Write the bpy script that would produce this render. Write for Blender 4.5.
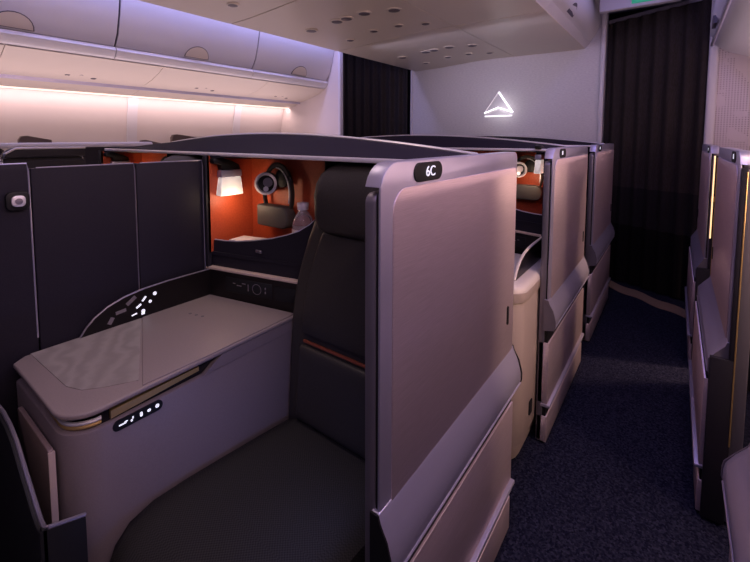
import bpy, bmesh, math, random
from mathutils import Vector, Matrix
random.seed(4)
for o in list(bpy.data.objects): bpy.data.objects.remove(o, do_unlink=True)
SC = bpy.context.scene
COL = SC.collection
PI = math.pi

# ------------------------------------------------------------------ camera
cd = bpy.data.cameras.new('camera'); cam = bpy.data.objects.new('camera', cd); COL.objects.link(cam)
YAW, PITCH = math.radians(37.703), math.radians(4.195)
cam.location = (0, 0, 1.35)
cam.rotation_euler = (PI/2 - PITCH, 0, YAW)
cd.sensor_width = 36; cd.lens = 409/750*36
cd.shift_x = (375-360)/750; cd.shift_y = (168-281)/750
cd.clip_start = .02
SC.camera = cam
SC.view_settings.view_transform = 'Standard'; SC.view_settings.look = 'None'
SC.view_settings.gamma = 1; SC.view_settings.exposure = 0.0
SC.view_settings.use_curve_mapping = False

# ------------------------------------------------------------------ light
w = bpy.data.worlds.new('world'); SC.world = w; w.use_nodes = True
w.node_tree.nodes['Background'].inputs[0].default_value = (.36, .30, .62, 1)
w.node_tree.nodes['Background'].inputs[1].default_value = .10

def area(name, loc, rot, sx, sy, power, col, spread=180):
    l = bpy.data.lights.new(name, 'AREA'); l.shape = 'RECTANGLE'; l.size = sx; l.size_y = sy
    l.energy = power; l.color = col; l.spread = math.radians(spread)
    o = bpy.data.objects.new(name, l); COL.objects.link(o); o.location = loc; o.rotation_euler = rot
    return o
WARM = (1, .66, .50); VIO = (.50, .42, 1.0); PINK = (1, .68, .62)
area('wall_wash_light', (-3.74, 1.3, 1.702), (0, math.radians(14), 0), .05, 4.4, 9, (1, .72, .67))          # down the window wall, from under the bins
area('wall_wash_light', (.95, 1.6, 1.70), (0, math.radians(-24), 0), .05, 3.9, 30, WARM)             # the same on the other side of the cabin
area('cove_light', (-2.85, 1.2, 2.66), (0, math.radians(14), 0), .12, 5.0, 30, (.50, .48, 1))         # ceiling coves over the two aisles
area('cove_light', (-.30, 1.0, 2.66), (0, 0, 0), .2, 5.6, 16, VIO)
area('bin_fill_uplight', (-3.30, 1.1, 1.30), (PI, math.radians(14), 0), .3, 4.2, 14, (1, .74, .80))    # added uplights, unseen, filling the undersides of the bins
area('bin_fill_uplight', (.60, 1.6, 1.32), (PI, math.radians(-14), 0), .3, 4.4, 13, (1, .74, .84))
# added fill strips under the right-hand bins, in three lengths of differing tint, lighting the aisle and the doors across it
area('door_fill_light', (.22, -.10, 2.02), (0, math.radians(50), 0), .05, 1.3, 9, PINK)
area('door_fill_light', (.22, .90, 2.02), (0, math.radians(50), 0), .05, .6, 3.2, (.66, .56, 1))
area('door_fill_light', (.22, 1.55, 2.02), (0, math.radians(50), 0), .05, .6, 5.0, (1, .66, .52))
area('suite_mood_light', (-.458, .60, .62), (0, math.radians(80), 0), .03, .25, .22, (.25, .33, 1), 120)   # blue strip on the inner side of the door surround
area('console_fill_light', (-1.15, .72, 2.16), (0, 0, 0), .35, .5, 1.8, (1, .78, .68), 110)  # added soft overhead fill to brighten the console top and seat
area('bulkhead_fill_light', (-1.5, 3.0, 2.14), (math.radians(80), 0, 0), 1.5, .06, 1.5, (.76, .70, 1), 80)  # added fill under the centre bins to brighten the emblem wall
# reading light inside a right-hand suite, falling across the aisle floor through the gap between the doors
area('suite_lamp', (.75, 3.28, 1.10), (0, math.radians(50), 0), .1, .1, 9, (1, .62, .42), 100)
area('suite_lamp', (.80, 1.45, 1.15), (0, math.radians(75), 0), .2, .1, 3.5, (1, .66, .48), 120)

# ------------------------------------------------------------------ materials
def mat(name, col, rough=.5, metal=0, emit=None, es=0, spec=.5, coat=0):
    m = bpy.data.materials.new(name); m.use_nodes = True; b = m.node_tree.nodes['Principled BSDF']
    b.inputs['Base Color'].default_value = (*col, 1); b.inputs['Roughness'].default_value = rough
    b.inputs['Metallic'].default_value = metal; b.inputs['Specular IOR Level'].default_value = spec
    b.inputs['Coat Weight'].default_value = coat
    if emit: b.inputs['Emission Color'].default_value = (*emit, 1); b.inputs['Emission Strength'].default_value = es
    return m
def nodes(m): return m.node_tree.nodes, m.node_tree.links, m.node_tree.nodes['Principled BSDF']
def coords(n, l, scale=(1, 1, 1), rot=(0, 0, 0)):
    t = n.new('ShaderNodeTexCoord'); mp = n.new('ShaderNodeMapping')
    mp.inputs['Scale'].default_value = scale; mp.inputs['Rotation'].default_value = rot
    l.new(t.outputs['Object'], mp.inputs['Vector']); return mp.outputs[0]
def noise_mat(name, c1, c2, scale, rough=.6, metal=0, bump=0, sc=(1, 1, 1), detail=3, lo=.35, hi=.65, dist=.002, spec=.5):
    m = mat(name, c1, rough, metal, spec=spec); n, l, b = nodes(m)
    v = coords(n, l, sc); t = n.new('ShaderNodeTexNoise'); t.inputs['Scale'].default_value = scale; t.inputs['Detail'].default_value = detail
    l.new(v, t.inputs['Vector']); r = n.new('ShaderNodeValToRGB'); l.new(t.outputs['Fac'], r.inputs[0])
    r.color_ramp.elements[0].position = lo; r.color_ramp.elements[0].color = (*c1, 1)
    r.color_ramp.elements[1].position = hi; r.color_ramp.elements[1].color = (*c2, 1)
    l.new(r.outputs[0], b.inputs['Base Color'])
    if bump:
        bp = n.new('ShaderNodeBump'); bp.inputs['Strength'].default_value = bump; bp.inputs['Distance'].default_value = dist
        l.new(t.outputs['Fac'], bp.inputs['Height']); l.new(bp.outputs[0], b.inputs['Normal'])
    return m
M = {}
M['panel'] = noise_mat('brushed_mauve_laminate', (.58, .47, .53), (.66, .54, .61), 60, .42, .35, .08, (1, .25, 12))
n, l, b = nodes(M['panel']); b.inputs['Metallic'].default_value = .6; b.inputs['Anisotropic'].default_value = .9
cx = n.new('ShaderNodeCombineXYZ'); cx.inputs[1].default_value = 1; l.new(cx.outputs[0], b.inputs['Tangent'])
M['frame'] = mat('satin_lavender_metal', (.50, .48, .63), .36, .65)
M['frame_dark'] = mat('satin_grey_metal', (.22, .20, .25), .4, .6)
M['silver'] = mat('silver_trim', (.75, .72, .78), .3, .35)
M['shell'] = mat('dark_shell', (.017, .015, .023), .55, spec=.22)
M['canopy'] = mat('matte_dark_canopy', (.018, .015, .028), .75, spec=.08)
M['black'] = mat('black_plastic', (.008, .008, .010), .55, spec=.3)
M['gloss'] = mat('gloss_black', (.010, .008, .009), .3, spec=.25)
M['divider'] = noise_mat('dark_divider_fabric', (.014, .012, .021), (.020, .017, .027), 400, .6, 0, .1, spec=.18)
M['leather'] = noise_mat('charcoal_leather', (.030, .026, .025), (.038, .033, .032), 220, .48, 0, .25)
M['orange'] = noise_mat('burnt_orange_leather', (.46, .066, .022), (.53, .085, .028), 160, .5, 0, .15)
M['stitch'] = mat('orange_piping', (.30, .075, .035), .5)
M['console'] = noise_mat('mauve_grey_paint', (.185, .150, .160), (.20, .165, .175), 300, .45, 0, .05)
M['lid'] = noise_mat('mauve_grey_lid', (.225, .185, .185), (.245, .20, .20), 300, .45, 0, .05)
M['beige'] = mat('beige_ledge', (.55, .43, .37), .4)
M['cream'] = mat('cream_plastic', (.62, .56, .55), .4)
M['gold'] = mat('brushed_gold', (.62, .42, .17), .33, .7)
M['bin'] = mat('bin_white', (.66, .64, .68), .38)
M['psu'] = mat('service_panel_white', (.66, .585, .51), .42)
M['gap'] = mat('seam_grey', (.10, .09, .12), .6)
M['vent'] = mat('vent_grey', (.12, .10, .12), .5)
M['wallw'] = mat('window_wall_cream', (.63, .56, .57), .55)
M['trimw'] = mat('trim_white', (.62, .59, .66), .4)
M['bulk'] = noise_mat('bulkhead_textile', (.58, .55, .60), (.66, .63, .67), 40, .7, 0, .1, (1, 1, 3))
M['ceil'] = mat('ceiling_white', (.55, .52, .58), .6)
M['white_glow'] = mat('white_glow', (.9, .9, .95), .5, emit=(.92, .92, 1), es=3.0)
M['number_glow'] = mat('number_glow', (.7, .7, .8), .5, emit=(.85, .85, 1), es=.75)
M['soft_glow'] = mat('icon_glow', (.8, .8, .85), .5, emit=(.85, .87, 1), es=.8)
M['dim_icon'] = mat('grey_icon', (.20, .18, .20), .4)
M['logo_glow'] = mat('logo_glow', (.95, .93, 1), .5, emit=(1, .95, .97), es=1.25)
M['logo_dim'] = mat('logo_edge', (.80, .76, .82), .5, emit=(1, .93, .97), es=.25)
M['logo_face'] = mat('logo_face', (.55, .52, .58), .5)
M['warm_line'] = mat('warm_light_line', (1, .8, .6), .5, emit=(1, .60, .28), es=1.6)
M['wash_line'] = mat('wash_light_line', (1, .9, .8), .5, emit=(1, .80, .66), es=1.15)
M['green'] = mat('exit_green', (.01, .30, .14), .4, emit=(.01, .35, .18), es=.5)
M['white'] = mat('white_paint', (.75, .75, .78), .4)
M['brown'] = mat('dark_brown', (.07, .045, .04), .5)
M['paper'] = mat('paper', (.62, .56, .56), .7)
M['card'] = noise_mat('warm_brown_laminate', (.20, .145, .14), (.23, .17, .165), 60, .4, 0, 0, (1, 1, 8))
M['pouch'] = mat('grey_felt_pouch', (.085, .075, .07), .6)
M['console_pale'] = mat('pale_warm_paint', (.42, .34, .32), .42)
M['cap'] = mat('bottle_cap', (.72, .66, .78), .35)
M['lit_floor_edge'] = mat('tan_lit_floor', (.22, .15, .11), .8, spec=.1)
M['wall_dark'] = mat('dark_recess', (.012, .011, .013), .6)

m = M['glass'] = mat('bottle_plastic', (.85, .72, .74), .10); m.node_tree.nodes['Principled BSDF'].inputs['Transmission Weight'].default_value = .8
# marble-like veined laminate
m = M['marble'] = mat('grey_veined_laminate', (.3, .27, .28), .33); n, l, b = nodes(m)
v = coords(n, l, (1, 1, 1), (0, 0, math.radians(-62)))
wv = n.new('ShaderNodeTexWave'); wv.inputs['Scale'].default_value = 6; wv.inputs['Distortion'].default_value = 9; wv.inputs['Detail'].default_value = 5; wv.inputs['Detail Scale'].default_value = 1.6
r = n.new('ShaderNodeValToRGB'); r.color_ramp.elements[0].color = (.225, .20, .193, 1); r.color_ramp.elements[1].color = (.285, .255, .247, 1); b.inputs['Roughness'].default_value = .45
l.new(v, wv.inputs['Vector']); l.new(wv.outputs['Fac'], r.inputs[0]); l.new(r.outputs[0], b.inputs['Base Color'])
# carpet
m = M['carpet'] = mat('navy_carpet', (.01, .01, .03), .95, spec=.03); n, l, b = nodes(m)
v = coords(n, l); vo = n.new('ShaderNodeTexVoronoi'); vo.inputs['Scale'].default_value = 160
ns = n.new('ShaderNodeTexNoise'); ns.inputs['Scale'].default_value = 90; ns.inputs['Detail'].default_value = 4
mx = n.new('ShaderNodeMath'); mx.operation = 'MULTIPLY'
l.new(v, vo.inputs['Vector']); l.new(v, ns.inputs['Vector']); l.new(vo.outputs['Color'], mx.inputs[0]); l.new(ns.outputs['Fac'], mx.inputs[1])
r = n.new('ShaderNodeValToRGB'); r.color_ramp.elements[0].position = .1; r.color_ramp.elements[0].color = (.005, .0055, .016, 1)
r.color_ramp.elements[1].position = .5; r.color_ramp.elements[1].color = (.026, .027, .052, 1)
bp = n.new('ShaderNodeBump'); bp.inputs['Strength'].default_value = .6; bp.inputs['Distance'].default_value = .004
l.new(mx.outputs[0], r.inputs[0]); l.new(r.outputs[0], b.inputs['Base Color']); l.new(mx.outputs[0], bp.inputs['Height']); l.new(bp.outputs[0], b.inputs['Normal'])
# woven seat fabric
m = M['weave'] = mat('charcoal_weave', (.03, .03, .03), .8, spec=.25); n, l, b = nodes(m)
v = coords(n, l); ck = n.new('ShaderNodeTexChecker'); ck.inputs['Scale'].default_value = 260
ck.inputs['Color1'].default_value = (.012, .011, .011, 1); ck.inputs['Color2'].default_value = (.027, .025, .0245, 1)
l.new(v, ck.inputs['Vector']); l.new(ck.outputs['Color'], b.inputs['Base Color'])
bp = n.new('ShaderNodeBump'); bp.inputs['Strength'].default_value = .4; bp.inputs['Distance'].default_value = .001
l.new(ck.outputs['Fac'], bp.inputs['Height']); l.new(bp.outputs[0], b.inputs['Normal'])
# curtain cloth
M['curtain'] = noise_mat('dark_curtain_cloth', (.026, .020, .017), (.036, .028, .032), 30, .85, 0, .1, (6, 6, 1), spec=.2)
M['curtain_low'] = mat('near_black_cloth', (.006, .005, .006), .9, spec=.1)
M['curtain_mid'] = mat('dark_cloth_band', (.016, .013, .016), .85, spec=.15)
# perforated right bulkhead: groups of small dots
m = M['perf'] = mat('perforated_panel', (.60, .53, .60), .6); n, l, b = nodes(m)
t = n.new('ShaderNodeTexCoord'); sp = n.new('ShaderNodeSeparateXYZ'); l.new(t.outputs['Object'], sp.inputs[0])
def cell(out, per):
    a = n.new('ShaderNodeMath'); a.operation = 'DIVIDE'; l.new(out, a.inputs[0]); a.inputs[1].default_value = per
    f = n.new('ShaderNodeMath'); f.operation = 'FRACT'; l.new(a.outputs[0], f.inputs[0])
    s = n.new('ShaderNodeMath'); s.operation = 'SUBTRACT'; l.new(f.outputs[0], s.inputs[0]); s.inputs[1].default_value = .5
    p = n.new('ShaderNodeMath'); p.operation = 'POWER'; l.new(s.outputs[0], p.inputs[0]); p.inputs[1].default_value = 2; return p.outputs[0]
ad = n.new('ShaderNodeMath'); ad.operation = 'ADD'; l.new(cell(sp.outputs['X'], .017), ad.inputs[0]); l.new(cell(sp.outputs['Z'], .017), ad.inputs[1])
lt = n.new('ShaderNodeMath'); lt.operation = 'LESS_THAN'; l.new(ad.outputs[0], lt.inputs[0]); lt.inputs[1].default_value = .055
ns = n.new('ShaderNodeTexNoise'); ns.inputs['Scale'].default_value = 6; l.new(t.outputs['Object'], ns.inputs['Vector'])
gt = n.new('ShaderNodeMath'); gt.operation = 'GREATER_THAN'; l.new(ns.outputs['Fac'], gt.inputs[0]); gt.inputs[1].default_value = .47
mu = n.new('ShaderNodeMath'); mu.operation = 'MULTIPLY'; l.new(lt.outputs[0], mu.inputs[0]); l.new(gt.outputs[0], mu.inputs[1])
mc = n.new('ShaderNodeMix'); mc.data_type = 'RGBA'; l.new(mu.outputs[0], mc.inputs['Factor'])
mc.inputs['A'].default_value = (.60, .53, .60, 1); mc.inputs['B'].default_value = (.27, .22, .27, 1); l.new(mc.outputs['Result'], b.inputs['Base Color'])
# translucent cracked-glass lamp shade
m = M['shade'] = mat('crackled_lamp_shade', (.95, .9, .85), .3); n, l, b = nodes(m)
v = coords(n, l); vo = n.new('ShaderNodeTexVoronoi'); vo.inputs['Scale'].default_value = 60; vo.feature = 'DISTANCE_TO_EDGE'
r = n.new('ShaderNodeValToRGB'); r.color_ramp.elements[0].color = (.30, .25, .22, 1); r.color_ramp.elements[1].position = .25; r.color_ramp.elements[1].color = (1, .93, .84, 1)
l.new(v, vo.inputs['Vector']); l.new(vo.outputs['Distance'], r.inputs[0]); l.new(r.outputs[0], b.inputs['Emission Color']); b.inputs['Emission Strength'].default_value = .55

# ------------------------------------------------------------------ mesh helpers
class B:
    """collects shapes in one bmesh"""
    def __init__(s): s.bm = bmesh.new()
    def _prism(s, a, b):
        va = [s.bm.verts.new(p) for p in a]; vb = [s.bm.verts.new(p) for p in b]; k = len(a)
        s.bm.faces.new(va); s.bm.faces.new(vb[::-1])
        for i in range(k): s.bm.faces.new((va[i], vb[i], vb[(i+1) % k], va[(i+1) % k]))
        return s
    def prism(s, pts, ax, a, b):
        f = {'x': lambda p, t: (t, p[0], p[1]), 'y': lambda p, t: (p[0], t, p[1]), 'z': lambda p, t: (p[0], p[1], t)}[ax]
        return s._prism([f(p, a) for p in pts], [f(p, b) for p in pts])
    def box(s, x0, x1, y0, y1, z0, z1): return s.prism([(x0, y0), (x1, y0), (x1, y1), (x0, y1)], 'z', z0, z1)
    def loft(s, rings, cap=True, closed=True):
        R = [[s.bm.verts.new(p) for p in r] for r in rings]; k = len(R[0])
        for i in range(len(R)-1):
            for j in range(k if closed else k-1):
                s.bm.faces.new((R[i][j], R[i][(j+1) % k], R[i+1][(j+1) % k], R[i+1][j]))
        if cap and closed: s.bm.faces.new(R[0][::-1]); s.bm.faces.new(R[-1])
        return s
    def tube(s, pts, r, k=8, ry=None):
        pts = [Vector(p) for p in pts]; rings = []
        for i, p in enumerate(pts):
            d = (pts[min(i+1, len(pts)-1)] - pts[max(i-1, 0)]).normalized()
            up = Vector((0, 0, 1)) if abs(d.z) < .9 else Vector((0, 1, 0))
            a = d.cross(up).normalized(); c = a.cross(d)
            rings.append([p + a*math.cos(2*PI*j/k)*r + c*math.sin(2*PI*j/k)*(ry or r) for j in range(k)])
        return s.loft(rings)
    def lathe(s, c, prof, ax='z', k=20, cap=True):
        rings = []
        for (r, h) in prof:
            ring = []
            for j in range(k):
                a = 2*PI*j/k; u, v = r*math.cos(a), r*math.sin(a)
                q = {'z': (u, v, h), 'y': (u, h, v), 'x': (h, u, v)}[ax]
                ring.append((c[0]+q[0], c[1]+q[1], c[2]+q[2]))
            rings.append(ring)
        return s.loft(rings, cap)
    def bevel(s, w, seg=2, ang=30):
        s.bm.normal_update(); bmesh.ops.recalc_face_normals(s.bm, faces=s.bm.faces[:])
        e = [e for e in s.bm.edges if len(e.link_faces) == 2 and e.calc_face_angle(0) > math.radians(ang)]
        bmesh.ops.bevel(s.bm, geom=e, offset=w, segments=seg, profile=.5, affect='EDGES', clamp_overlap=True)
        return s
    def sub(s, n=1):
        bmesh.ops.subdivide_edges(s.bm, edges=s.bm.edges[:], cuts=n, use_grid_fill=True); return s
    def map(s, f):
        for v in s.bm.verts: v.co = f(v.co)
        return s
ORG = {}
def rrect(a0, a1, b0, b1, r, n=4):
    """rounded rectangle; r is one radius or four: (a0b0, a1b0, a1b1, a0b1)"""
    if not isinstance(r, (tuple, list)): r = (r,)*4
    out = []
    for (ca, cb, sa, sb, rr, t0) in ((a0, b0, 1, 1, r[0], PI), (a1, b0, -1, 1, r[1], 1.5*PI), (a1, b1, -1, -1, r[2], 0), (a0, b1, 1, -1, r[3], .5*PI)):
        if rr <= 0: out.append((ca, cb)); continue
        for i in range(n+1):
            t = t0 + .5*PI*i/n; out.append((ca+sa*rr+rr*math.cos(t), cb+sb*rr+rr*math.sin(t)))
    return out
def tag(o, label, cat, group=None):
    o['label'] = label; o['category'] = cat
    if group: o['group'] = group
    return o
def thing(name, loc, label, cat, group=None):
    o = bpy.data.objects.new(name, None); o.empty_display_size = .05; COL.objects.link(o); o.location = loc
    ORG[o.name] = Vector(loc); return tag(o, label, cat, group)
def obj(name, b, m, parent=None, tf=None, smooth=40, origin=None):
    bm = b.bm
    if tf:
        for v in bm.verts: v.co = tf(v.co)
    off = ORG[parent.name] if parent else Vector(origin or (0, 0, 0))
    for v in bm.verts: v.co -= off
    bmesh.ops.recalc_face_normals(bm, faces=bm.faces[:])
    me = bpy.data.meshes.new(name); bm.to_mesh(me); bm.free()
    me.materials.append(M[m]); me.shade_smooth(); me.set_sharp_from_angle(angle=math.radians(smooth))
    o = bpy.data.objects.new(name, me); COL.objects.link(o)
    if parent: o.parent = parent; ORG[o.name] = off
    elif origin: o.location = origin
    return o
def struct(name, b, m, **k):
    o = obj(name, b, m, **k); o['kind'] = 'structure'; return o
def point(name, loc, power, col, size=.02):
    l = bpy.data.lights.new(name, 'POINT'); l.energy = power; l.color = col; l.shadow_soft_size = size
    o = bpy.data.objects.new(name, l); COL.objects.link(o); o.location = loc; return o

# ------------------------------------------------------------------ the cabin shell
YF = 4.5                                     # front bulkhead of the centre block
struct('floor', B().box(-4.1, 1.4, -1.6, 5.4, -.05, 0), 'carpet')
struct('ceiling', B().box(-4.1, 1.4, -1.6, 5.4, 2.70, 2.75), 'ceil')
# window wall: gently curved in section, with ribs between the window panels
wp = [(-3.80, 1.80), (-3.86, 1.55), (-3.90, 1.25), (-3.92, .8), (-3.88, .3), (-3.8, 0)]
b = B()
b.loft([[(x, -1.6, z) for x, z in wp] + [(x-.08, -1.6, z) for x, z in wp[::-1]], [(x, 3.5, z) for x, z in wp] + [(x-.08, 3.5, z) for x, z in wp[::-1]]])
struct('wall_left', b, 'wallw')
for i, y in enumerate((.50, 1.62, 2.72)):
    b = B(); b.loft([[(x+.012, y, z) for x, z in wp[:4]] + [(x-.01, y, z) for x, z in wp[:4][::-1]],
                     [(x+.012, y+.085, z) for x, z in wp[:4]] + [(x-.01, y+.085, z) for x, z in wp[:4][::-1]]])
    struct('trim_%d' % (i+1), b, 'trimw')
struct('wall_right', B().box(1.12, 1.2, -1.6, 4.2, 0, 2.7), 'wallw')
# left forward bulkhead beside the window bins, centre block with the emblem, right perforated bulkhead
struct('wall_left_front', B().box(-4.0, -2.905, 3.42, 3.445, 0, 2.7), 'wallw')
struct('trim_4', B().prism(rrect(-2.93, -2.895, 3.395, 3.45, .01), 'z', 0, 2.7), 'trimw')
struct('wall_front', B().box(-2.645, -.60, YF, 4.9, 0, 2.7), 'bulk')
struct('trim_5', B().prism(rrect(-2.668, -2.64, YF-.02, YF+.1, .008), 'z', 0, 2.7), 'trimw')
struct('trim_6', B().prism(rrect(-.605, -.565, YF-.03, YF+.1, .012), 'z', 0, 2.7), 'trimw')
struct('wall_right_front', B().box(.215, 1.2, 4.20, 4.3, 0, 2.7), 'perf')
struct('trim_7', B().prism(rrect(.165, .225, 4.16, 4.32, .02), 'z', 0, 2.7), 'trimw')
struct('wall_back', B().box(-4.1, 1.4, 5.3, 5.4, 0, 2.75), 'shell')

# illuminated emblem on the centre bulkhead
em = thing('wall_emblem', (-1.56, YF, 1.59), 'small white glowing triangular airline emblem on the pale centre bulkhead', 'emblem')
A_, L_, R_, Pk, BL, BR = (-1.560, 1.849), (-1.714, 1.626), (-1.404, 1.626), (-1.560, 1.682), (-1.706, 1.590), (-1.412, 1.590)
obj('arrow_plate', B().prism([L_, Pk, R_, A_], 'y', YF-.012, YF-.002), 'logo_face', em)
obj('base_plate', B().prism([BL, BR, (-1.56, 1.656)], 'y', YF-.012, YF-.002), 'logo_face', em)
def bar2(p, q, w_): 
    d = Vector((q[0]-p[0], q[1]-p[1])).normalized(); nn = Vector((-d.y, d.x))*w_/2
    return [(p[0]+nn.x, p[1]+nn.y), (q[0]+nn.x, q[1]+nn.y), (q[0]-nn.x, q[1]-nn.y), (p[0]-nn.x, p[1]-nn.y)]
for p, q, w_, mm in ((A_, R_, .016, 'logo_glow'), (L_, Pk, .013, 'logo_glow'), (Pk, R_, .013, 'logo_glow'), (BL, BR, .011, 'logo_glow'), (A_, L_, .008, 'logo_dim')):
    obj('light_edge', B().prism(bar2(p, q, w_), 'y', YF-.018, YF-.006), mm, em)
point('emblem_glow', (-1.50, YF-.12, 1.66), .55, (1, .95, .95), .06)

# ------------------------------------------------------------------ curtains
def curtain(name, p, q, z0, z1, waves, amp, label, phase=0):
    t = thing(name, ((p[0]+q[0])/2, (p[1]+q[1])/2, 0), label, 'curtain')
    d = Vector((q[0]-p[0], q[1]-p[1])); nn = Vector((-d.y, d.x)).normalized(); N = waves*12
    fr, bk = [], []
    for i in range(N+1):
        s = i/N; a = amp*(math.sin(2*PI*waves*s+phase) + .35*math.sin(2*PI*waves*s*.37+1))
        c = Vector(p)+d*s+nn*a; fr.append(c); bk.append(c+nn*.006)
    rings = []
    for z in (z0, z0+.5, z0+1.2, z1-.3, z1):
        rings.append([(c.x, c.y, z) for c in fr]+[(c.x, c.y, z) for c in bk[::-1]])
    obj('cloth', B().loft(rings), 'curtain', t, smooth=80)
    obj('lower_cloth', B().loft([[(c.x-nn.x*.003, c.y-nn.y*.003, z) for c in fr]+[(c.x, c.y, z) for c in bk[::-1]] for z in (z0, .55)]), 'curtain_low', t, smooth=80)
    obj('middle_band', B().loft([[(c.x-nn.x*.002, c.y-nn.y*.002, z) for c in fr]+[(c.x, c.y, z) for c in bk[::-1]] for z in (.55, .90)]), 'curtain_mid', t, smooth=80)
    obj('rail', B().box(min(p[0], q[0]), max(p[0], q[0]), -.012, .012, z1, z1+.03).map(lambda v: Vector((v.x, p[1]+(q[1]-p[1])*(v.x-p[0])/(q[0]-p[0])+v.y, v.z))), 'frame_dark', t)
    return t
curtain('aisle_curtain', (-.56, 4.56), (.165, 4.20), .015, 2.42, 7, .018, 'dark floor-length curtain closing the near aisle between the emblem wall and perforated wall')
curtain('aisle_curtain', (-2.69, 4.46), (-3.72, 4.05), .015, 2.50, 10, .020, 'dark curtain closing the far aisle, left of the emblem wall', 1.3)
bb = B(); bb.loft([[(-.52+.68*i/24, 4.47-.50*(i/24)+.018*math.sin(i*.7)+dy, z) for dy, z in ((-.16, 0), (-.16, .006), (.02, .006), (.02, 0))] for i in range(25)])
struct('trim_9', bb, 'lit_floor_edge')  # bright lit floor edge at the curtain foot, painted as a tan strip

# exit sign header over the near aisle
ex = thing('exit_sign', (-.30, 4.16, 2.43), 'green and white exit sign panel over the near aisle above the curtain', 'sign')
obj('header_panel', B().box(-.575, -.02, 4.10, 4.17, 2.425, 2.66).bevel(.006), 'trimw', ex)
obj('green_panel', B().prism(rrect(-.345, -.095, 2.45, 2.60, .004), 'y', 4.094, 4.102), 'green', ex)
fig = B(); yy0, yy1 = 4.089, 4.096
fig.prism([(-.25+.013*math.cos(a*PI/6), 2.573+.013*math.sin(a*PI/6)) for a in range(12)], 'y', yy0, yy1)
for p, q, w_ in (((-.255, 2.555), (-.268, 2.515), .022), ((-.268, 2.515), (-.245, 2.490), .012), ((-.245, 2.490), (-.25, 2.463), .011), ((-.268, 2.515), (-.285, 2.49), .012),
                 ((-.285, 2.49), (-.305, 2.488), .010), ((-.256, 2.55), (-.232, 2.53), .008), ((-.256, 2.55), (-.285, 2.54), .008)):
    fig.prism(bar2(p, q, w_), 'y', yy0, yy1)
obj('running_figure', fig, 'white', ex)
obj('arrow', B().prism([(-.195, 2.518), (-.148, 2.518), (-.148, 2.50), (-.115, 2.525), (-.148, 2.55), (-.148, 2.532), (-.195, 2.532)], 'y', yy0, yy1), 'white', ex)

# ------------------------------------------------------------------ window-side bins, service panels
def copy_tree(o, parent=None):
    c = o.copy(); COL.objects.link(c); c.parent = parent
    for ch in o.children: copy_tree(ch, c)
    return c
def arc_handle(b, x, y, z, r):
    pass
pos = ['nearest the camera', 'in the middle of the row', 'farthest, beside the forward bulkhead']
bin0 = None
BF = [(-3.05, 2.62), (-3.00, 2.45), (-2.99, 2.32), (-3.02, 2.18), (-3.06, 2.06), (-3.11, 1.985)]     # bin door section, top to bottom
def left_bin(y0, y1, label):
    t = thing('overhead_bin', (-3.3, (y0+y1)/2, 1.9), label, 'overhead bin', 'overhead bins along the window wall')
    bk = [(-3.75, 1.99), (-3.75, 2.62)]
    obj('body', B().loft([[(x-.012, y, z) for x, z in BF+bk] for y in (y0, y1)]), 'gap', t)
    obj('door', B().loft([[(x, y, z) for x, z in BF]+[(x-.02, y, z) for x, z in BF[::-1]] for y in (y0+.004, y1-.004)]), 'bin', t)
    lip = [(-3.10, 1.978), (-3.09, 1.955), (-3.11, 1.915), (-3.15, 1.895), (-3.30, 1.90), (-3.30, 1.978)]
    obj('lower_rail', B().loft([[(x, y, z) for x, z in lip] for y in (y0, y1)]), 'bin', t)
    yc = y0+.60 if y1-y0 > 1.1 else y0+.57
    d = t.children[1]
    r = .105; pts = [(r*math.cos(a*PI/12), .82*r*math.sin(a*PI/12)) for a in range(13)]
    def sec(h): return -3.105+.055*h/.09
    obj('latch_recess', B().loft([[(sec(v)+.006, yc+u, 1.992+v) for u, v in pts], [(sec(v)-.004, yc+u*.98, 1.992+v) for u, v in pts]]), 'gap', t)
    pts2 = [(u*.93, v*.90) for u, v in pts]
    obj('latch', B().loft([[(sec(v)+.012, yc+u, 1.994+v) for u, v in pts2], [(sec(v)+.002, yc+u, 1.994+v) for u, v in pts2]]), 'psu', t)
    return t
left_bin(-1.08, .085, 'white window-side overhead bin behind the camera end of the row')
left_bin(.09, 1.245, 'white window-side overhead bin nearest the camera, cut by the left edge of the photo')
left_bin(1.25, 2.405, 'middle white window-side overhead bin between the two vertical seams')
left_bin(2.41, 3.415, 'farthest white window-side overhead bin, ending at the far aisle curtain')
def service_panel(y0, y1, label, rl=True):
    t = thing('service_panel', (-3.35, (y0+y1)/2, 1.8), label, 'service panel', 'service panels under the window-side bins')
    sec = [(-3.14, 1.893), (-3.22, 1.855), (-3.34, 1.81), (-3.46, 1.782), (-3.54, 1.772), (-3.54, 1.785), (-3.30, 1.87), (-3.16, 1.90)]
    obj('panel', B().loft([[(x, y, z) for x, z in sec] for y in (y0+.002, y1-.002)]), 'psu', t, smooth=60)
    obj('blue_edge_strip', B().box(-3.565, -3.54, y0, y1, 1.748, 1.776), 'frame', t)
    s2 = [(-3.565, 1.756), (-3.60, 1.736), (-3.72, 1.711), (-3.72, 1.74), (-3.60, 1.77), (-3.565, 1.772)]
    obj('light_cover', B().loft([[(x, y, z) for x, z in s2] for y in (y0+.002, y1-.002)]), 'psu', t)
    yc = (y0+y1)/2
    for dy, x in ((-.08, -3.42), (0, -3.40), (.09, -3.44), (.05, -3.33)):
        z = 1.772+(x+3.54)**2*.9+.012*(x+3.54)/.1
        obj('reading_light', B().lathe((x, yc+dy, z), [(.020, .012), (.022, -.004), (.012, -.010), (.002, -.008)], 'z', 12), 'vent', t)
    return t
service_panel(-1.0, .66, 'cream service panel under the window bins, behind the nearest part of the row')
service_panel(.66, 1.60, 'cream service panel with reading lights under the nearest window-side bin')
service_panel(1.60, 2.62, 'cream service panel with reading lights under the middle window-side bin')
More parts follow.
